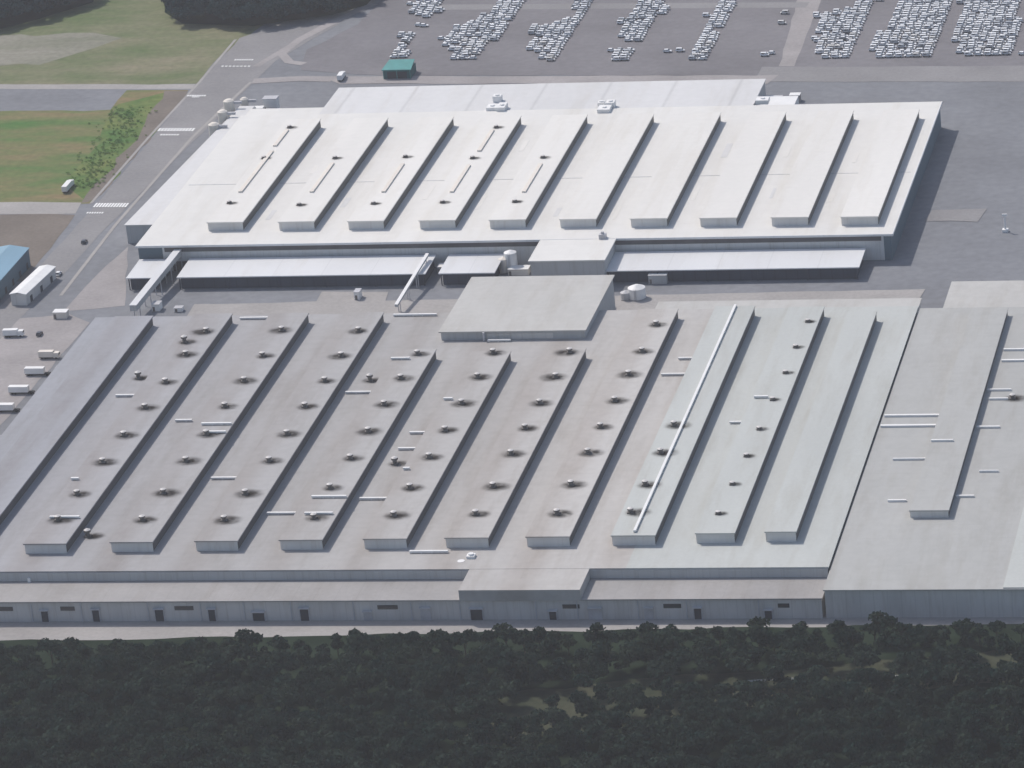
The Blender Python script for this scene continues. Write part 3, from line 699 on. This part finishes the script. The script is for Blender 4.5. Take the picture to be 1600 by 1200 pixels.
# flood light mast in the right yard
p = at(1571, 362); t = thing('light_mast', 'slim white flood light mast standing alone in the right yard', 'light mast', (p.x, p.y, 0))
MB().cyl(0, 0, 0.5, 7.5, 0.5, 0.25, 10).build('pole', M['white'], t)
MB().box(-1.3, 1.3, -1.3, 1.3, 0, 1.3).build('base', M['white'], t)
MB().box(-1.1, 1.1, -0.3, 0.3, 7.4, 8.3).build('lamp_head', M['white'], t)
cabinet(96, 496, 6, 4, 3, 'cream gatehouse on the paved yard at the left road', 'cream', 'gatehouse', 'gatehouse')
cabinet(1208, 168, 9, 6, 5, 'white block at the rear edge between the annex roof and the right bays')
cabinet(1243, 158, 5, 4, 3.5, 'rusty pink hut behind the white right bays', 'warm_pave', 'hut', 'hut')
cabinet(372, 428, 3, 2, 2.5, 'grey meter box in the shade of the left canopy', 'wall_grey') if False else None

# ------------------------------------------------------------------ cars
paint = [mat('white_car_paint', (0.86,0.87,0.88), 0.3, 0, spec=0.5), mat('silver_car_paint', (0.50,0.52,0.55), 0.3, 0, spec=0.5), mat('dark_car_paint', (0.06,0.065,0.08), 0.3, 0, spec=0.5), mat('pearl_car_paint', (0.70,0.68,0.65), 0.3, 0, spec=0.5)]
def car_mb(s, x, y, tall, mp=0, mg=1, mt=2, fl=1):
    L, Wd = 4.35, 1.8; h = 1.85 if tall else 1.55
    hood = 0.95; i = len(s.v)
    # side profile swept across the width
    pr = [(-L/2,0.35),(L/2,0.35),(L/2,0.75),(L/2-0.9*(0.7 if tall else 1.1),hood),(L/2-1.5*(0.8 if tall else 1.15),h),(-L/2+(0.25 if tall else 0.7),h),(-L/2,hood)]
    n = len(pr)
    for sy in (-1, 1):
        for (px_, z) in pr:
            k = 0.86 if z > 1.2 else 1
            s.v.append((x+fl*px_, y+sy*Wd/2*k, z))
    s.f.append(tuple(i+k for k in range(n))); s.m.append(mp); s.f.append(tuple(i+2*n-1-k for k in range(n))); s.m.append(mp)
    for k in range(n): s.f.append((i+k, i+n+k, i+n+(k+1)%n, i+(k+1)%n)); s.m.append(mg if k in (3,5) else mp)
    # side glass
    for sy in (-1, 1):
        j = len(s.v); o_ = sy*(Wd/2*0.95)
        a = -L/2+0.45; b = L/2-1.35
        s.v += [(x+fl*a,y+o_,hood+0.22),(x+fl*b,y+o_,hood+0.22),(x+fl*(b-0.35),y+sy*Wd/2*0.89,h-0.12),(x+fl*(a+0.2),y+sy*Wd/2*0.89,h-0.12)]
        s.f.append((j,j+1,j+2,j+3)); s.m.append(mg)
    for wx in (-L/2+0.75, L/2-0.75):
        for sy in (-1, 1):
            s.box(x+wx-0.3, x+wx+0.3, y+sy*Wd/2-0.1, y+sy*Wd/2+0.04, 0, 0.6, mt)
car_mesh = []
for pi in range(4):
    for tall in (0, 1):
        s = MB(); car_mb(s, 0, 0, tall); o = s.build('parked_car', [paint[pi], M['glass'], M['tyre']]); car_mesh.append(o.data); bpy.data.objects.remove(o)
blocks = [
 ('in the car park block just right of the pinkish lane', [(1280,94),(1328,94),(1352,50),(1370,8),(1385,-20),(1330,-20),(1340,8),(1318,18),(1277,25),(1274,68)]),
 ('in the car park block second from the right', [(1373,94),(1448,91),(1466,50),(1482,5),(1490,-20),(1420,-20),(1400,10),(1392,25),(1375,55),(1362,82)]),
 ('in the large block at the right edge of the far car park', [(1500,91),(1580,86),(1590,40),(1600,0),(1612,-20),(1510,-20),(1495,25),(1483,58),(1498,70)]),
 ('in the leftmost large block of the far car park', [(706,95),(750,96),(762,72),(795,45),(815,10),(820,-10),(790,-10),(760,25),(712,45),(688,63),(703,80)]),
 ('in the narrow slanting car park block left of the middle', [(850,99),(868,99),(885,60),(902,50),(918,20),(922,-5),(903,-5),(893,30),(858,40),(838,42),(820,75),(838,82)]),
 ('in the middle block of the far car park', [(972,68),(1005,68),(1012,40),(1040,20),(1046,-8),(998,-8),(985,20),(970,36)]),
 ('in the small car park group in front of the middle block', [(953,97),(986,98),(988,80),(955,79)]),
 ('in the slim block left of the pinkish lane', [(1068,97),(1102,97),(1112,75),(1120,50),(1135,40),(1146,5),(1146,-8),(1130,-8),(1124,18),(1104,26),(1112,42),(1094,50),(1083,72)]),
 ('in the group at the top left of the car park', [(641,6),(695,-6),(690,15),(675,34),(638,20)]),
 ('in the short column leading to the teal shed', [(613,93),(633,94),(646,60),(643,50),(628,55)])]
def inside(x, y, poly):
    c = False; n = len(poly)
    for i in range(n):
        x1, y1 = poly[i]; x2, y2 = poly[(i+1)%n]
        if (y1 > y) != (y2 > y) and x < (x2-x1)*(y-y1)/(y2-y1)+x1: c = not c
    return c
cars = []
for (lab, poly) in blocks:
    wp = [at(x, y, 0) for x, y in poly]; W2 = [(p.x, p.y) for p in wp]
    x0 = min(p[0] for p in W2); x1 = max(p[0] for p in W2); y0 = min(p[1] for p in W2); y1 = max(p[1] for p in W2)
    yy = y0
    while yy <= y1:
        xx = x0 + 0.5
        while xx <= x1:
            if inside(xx, yy, W2) and random.random() > 0.04:
                cars.append((yy+random.uniform(-.25,.25), xx+random.uniform(-.35,.35), lab))
            xx += 4.7
        yy += 3.7
singles = [(1226,22),(1222,38),(1195,88),(1204,85),(1043,82),(1063,81),(655,41),(663,42),(1598,86),(1277,25),(1278,66)]
cars.sort()
NL = 300 - len(singles)
def put_car(x, y, lab, group):
    r = random.random(); pi = 0 if r < 0.68 else 3 if r < 0.84 else 1 if r < 0.96 else 2
    o = bpy.data.objects.new('parked_car', car_mesh[pi*2 + (random.random() < 0.6)]); COL.objects.link(o)
    o.location = (x, y, _layer[0]); o.rotation_euler = (0, 0, (math.pi if random.random() < 0.25 else 0) + random.uniform(-.04,.04))
    return tag(o, lab, 'car', group)
rest = MB()
for i, (y, x, lab) in enumerate(cars):
    if i < NL: put_car(x, y, 'small car ' + lab, 'cars ' + lab)
    else:
        car_mb(rest, x, y, random.random() < 0.6, 0 if random.random() < 0.75 else 3, 1, 2, random.choice((1, 1, 1, -1)))
if rest.v:
    o = rest.build('parked_cars', [paint[0], M['glass'], M['tyre'], paint[1]]); o.location.z = _layer[0]
    tag(o, 'farthest rows of small parked cars along the top of the car park', 'cars', None, 'stuff')
sl_ = ['upper of two lone cars left of the pinkish lane','lower of two lone cars left of the pinkish lane, second from the top','lone car at the near end of the lot by the pinkish lane','car behind the lone car by the pinkish lane','left one of two cars beside the slim block','right one of two cars beside the slim block','left car of a pair below the top left group','right car of a pair below the top left group','lone car at the right edge beyond the large block','car poking out at the upper left of the block right of the lane','car poking out at the lower left of the block right of the lane']
for (px, py), lb in zip(singles, sl_):
    p = at(px, py); put_car(p.x, p.y, lb, None)
for (px, py, lb) in [(132,380,'dark car driving on the left road beside the white hall'),(62,524,'dark car standing in the brown yard at the left'),(92,430,'white car on the left road near the white shed')]:
    p = at(px, py); o = put_car(p.x, p.y, lb, None); o.rotation_euler.z = ang((95,430),(140,375)); o.data = car_mesh[4 if 'dark' in lb else 0]

# ------------------------------------------------------------------ trees
def crown_arrays(n, rx, rz, zc, rs):
    """leaf clumps spread through a lumpy crown: (n*4,3) vertices"""
    lobes = rs.normal(0, 1, (7, 3)); lobes /= np.linalg.norm(lobes, axis=1)[:, None]; lobes *= 0.55
    lobes[:, 2] = lobes[:, 2]*0.8 + 0.1
    li = rs.integers(0, 7, n); d = rs.normal(0, 1, (n, 3)); d /= np.linalg.norm(d, axis=1)[:, None]
    d[:, 2] = np.abs(d[:, 2])*0.9 - 0.25
    c = lobes[li] + d*rs.uniform(0.25, 0.55, n)[:, None]
    c = c*np.array([rx, rx, rz]) + np.array([0, 0, zc])
    u = rs.normal(0, 1, (n, 3)); nrm = d + 0.7*rs.normal(0, 1, (n, 3)); nrm /= np.linalg.norm(nrm, axis=1)[:, None]
    u -= (u*nrm).sum(1)[:, None]*nrm; u /= np.linalg.norm(u, axis=1)[:, None]; v = np.cross(nrm, u)
    sz = rs.uniform(0.28, 0.62, n)[:, None]
    q = np.stack([c-u*sz-v*sz*0.7, c+u*sz-v*sz*0.7, c+u*sz*0.8+v*sz*0.8, c-u*sz*0.9+v*sz*0.6], 1)
    return q.reshape(-1, 3)
def quads_mesh(name, V_, m):
    me = bpy.data.meshes.new(name); n = len(V_)//4
    me.vertices.add(len(V_)); me.vertices.foreach_set('co', V_.astype(np.float32).ravel())
    me.loops.add(len(V_)); me.loops.foreach_set('vertex_index', np.arange(len(V_), dtype=np.int32))
    me.polygons.add(n); me.polygons.foreach_set('loop_start', np.arange(0, len(V_), 4, dtype=np.int32))
    try: me.polygons.foreach_set('loop_total', np.full(n, 4, dtype=np.int32))
    except Exception: pass
    me.materials.append(m); me.update(calc_edges=True); me.validate()
    return me
variants = []
for i in range(5):
    rs = np.random.default_rng(40+i)
    variants.append(crown_arrays(420, 3.8+0.4*(i % 3), 3.2+0.5*(i % 2), 5.4+0.4*(i % 3), rs))
trunk = MB().cyl(0, 0, -0.2, 3.2, 0.32, 0.22, 8).cyl(0, 0, 3.2, 6.0, 0.22, 0.08, 8)
for a_ in (0.3, 2.3, 4.2): trunk.bar((0,0,2.8), (1.6*math.cos(a_), 1.6*math.sin(a_), 5.4), 0.16, 0.16)
tr_o = trunk.build('trunk', M['bark']); tr_me = tr_o.data; bpy.data.objects.remove(tr_o)
crown_me = [quads_mesh('crown', v, M['leaf']) for v in variants]
def wood_mass(name, poly, spacing, m, label, keep=None, smin=0.8, smax=1.35, zoff=0.0):
    W2 = [(p.x, p.y) for p in (at(x, y) for x, y in poly)]
    x0 = min(p[0] for p in W2); x1 = max(p[0] for p in W2); y0 = min(p[1] for p in W2); y1 = max(p[1] for p in W2)
    parts = []; yy = y0
    while yy < y1:
        xx = x0
        while xx < x1:
            px = xx + random.uniform(-.45,.45)*spacing; py = yy + random.uniform(-.45,.45)*spacing
            if inside(px, py, W2) and (keep is None or keep(px, py)):
                s = random.uniform(smin, smax); a = random.uniform(0, 6.28); v = random.choice(variants)*s
                c, s_ = math.cos(a), math.sin(a)
                r = np.stack([v[:,0]*c-v[:,1]*s_, v[:,0]*s_+v[:,1]*c, v[:,2]*random.uniform(0.85,1.2)+zoff], 1) + np.array([px, py, 0])
                parts.append(r)
            xx += spacing
        yy += spacing
    me = quads_mesh(name, np.concatenate(parts), m); o = bpy.data.objects.new(name, me); COL.objects.link(o)
    return tag(o, label, 'wood', None, 'stuff')
clear = [(p.x, p.y) for p in (at(x, y) for x, y in [(800,1088),(1000,1066),(1300,1046),(1750,1002),(1750,1045),(1300,1082),(1000,1118),(760,1160)])]
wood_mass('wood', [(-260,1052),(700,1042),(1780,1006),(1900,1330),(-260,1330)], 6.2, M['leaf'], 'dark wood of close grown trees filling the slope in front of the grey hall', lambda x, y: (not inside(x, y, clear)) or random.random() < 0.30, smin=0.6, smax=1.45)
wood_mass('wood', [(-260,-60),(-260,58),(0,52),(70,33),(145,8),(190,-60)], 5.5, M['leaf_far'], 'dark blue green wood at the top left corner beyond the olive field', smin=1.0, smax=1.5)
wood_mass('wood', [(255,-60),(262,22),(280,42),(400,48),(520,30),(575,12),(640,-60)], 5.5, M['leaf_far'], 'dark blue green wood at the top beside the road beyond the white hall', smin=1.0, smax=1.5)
# the front row of trees along the wood's edge, each one a tree of its own
xw0 = at(-60, 1044); xw1 = at(1680, 1000)
for i in range(62):
    f_ = (i + random.uniform(-.3,.3))/61
    p = xw0.lerp(xw1, f_); p.y += random.uniform(-4, 3)
    s = random.uniform(0.75, 1.25)
    t = thing('tree', 'dark bushy tree along the near edge of the wood below the grey hall', 'tree', (p.x, p.y, 0), random.uniform(0, 6.28), 'trees along the edge of the wood')
    t.scale = (s, s, s*random.uniform(0.9,1.15))
    o = bpy.data.objects.new('trunk', tr_me); COL.objects.link(o); o.parent = t
    o = bpy.data.objects.new('crown', crown_me[random.randrange(5)]); COL.objects.link(o); o.parent = t
# hedge of shrubs between meadow and road
parts = []
for i in range(420):
    f_ = random.random(); p = at(208 + (-78)*f_ + random.gauss(0, 16), 168 + 126*f_)
    v = variants[random.randrange(5)][:600] * random.uniform(0.08, 0.19) * np.array([1.5, 1.5, 0.8])
    parts.append(v + np.array([p.x, p.y, -0.25]))
me = quads_mesh('shrubs', np.concatenate(parts), M['shrub']); o = bpy.data.objects.new('shrubs', me); COL.objects.link(o)
tag(o, 'bright green scrub growing between the meadow and the left road', 'shrubs', None, 'stuff')
# guard rails by the clearing
for (a, b, lb) in [((1165,1068),(1240,1064),'left stretch of white guard rail in the grassy clearing of the wood'),((1375,1062),(1450,1056),'right stretch of white guard rail in the grassy clearing of the wood')]:
    p = at(*a); q = at(*b); t = thing('guard_rail', lb, 'guard rail', (p.x, p.y, 0)); d_ = q-p
    MB().bar((0,0,0.9), (d_.x,d_.y,0.9), 0.25, 0.5).build('rail', M['white'], t)
    for i in range(6):
        MB().box(d_.x*i/5-0.1, d_.x*i/5+0.1, d_.y*i/5+0.14, d_.y*i/5+0.32, 0, 1.0).build('post', M['steel'], t)

# ------------------------------------------------------------------ thin haze volume, added to lift the dark tones
hz = MB().box(-3000, 3000, -2000, 3200, -1, 760)
hm = bpy.data.materials.new('haze'); hm.use_nodes = True; hn = hm.node_tree.nodes; hn.clear()
ho = hn.new('ShaderNodeOutputMaterial'); hv = hn.new('ShaderNodeVolumePrincipled')
hv.inputs['Color'].default_value = (0.96, 0.96, 1.0, 1); hv.inputs['Density'].default_value = 0.000065; hv.inputs['Anisotropy'].default_value = 0.2
hm.node_tree.links.new(hv.outputs[0], ho.inputs['Volume'])
tag(hz.build('haze', hm), kind='stuff')
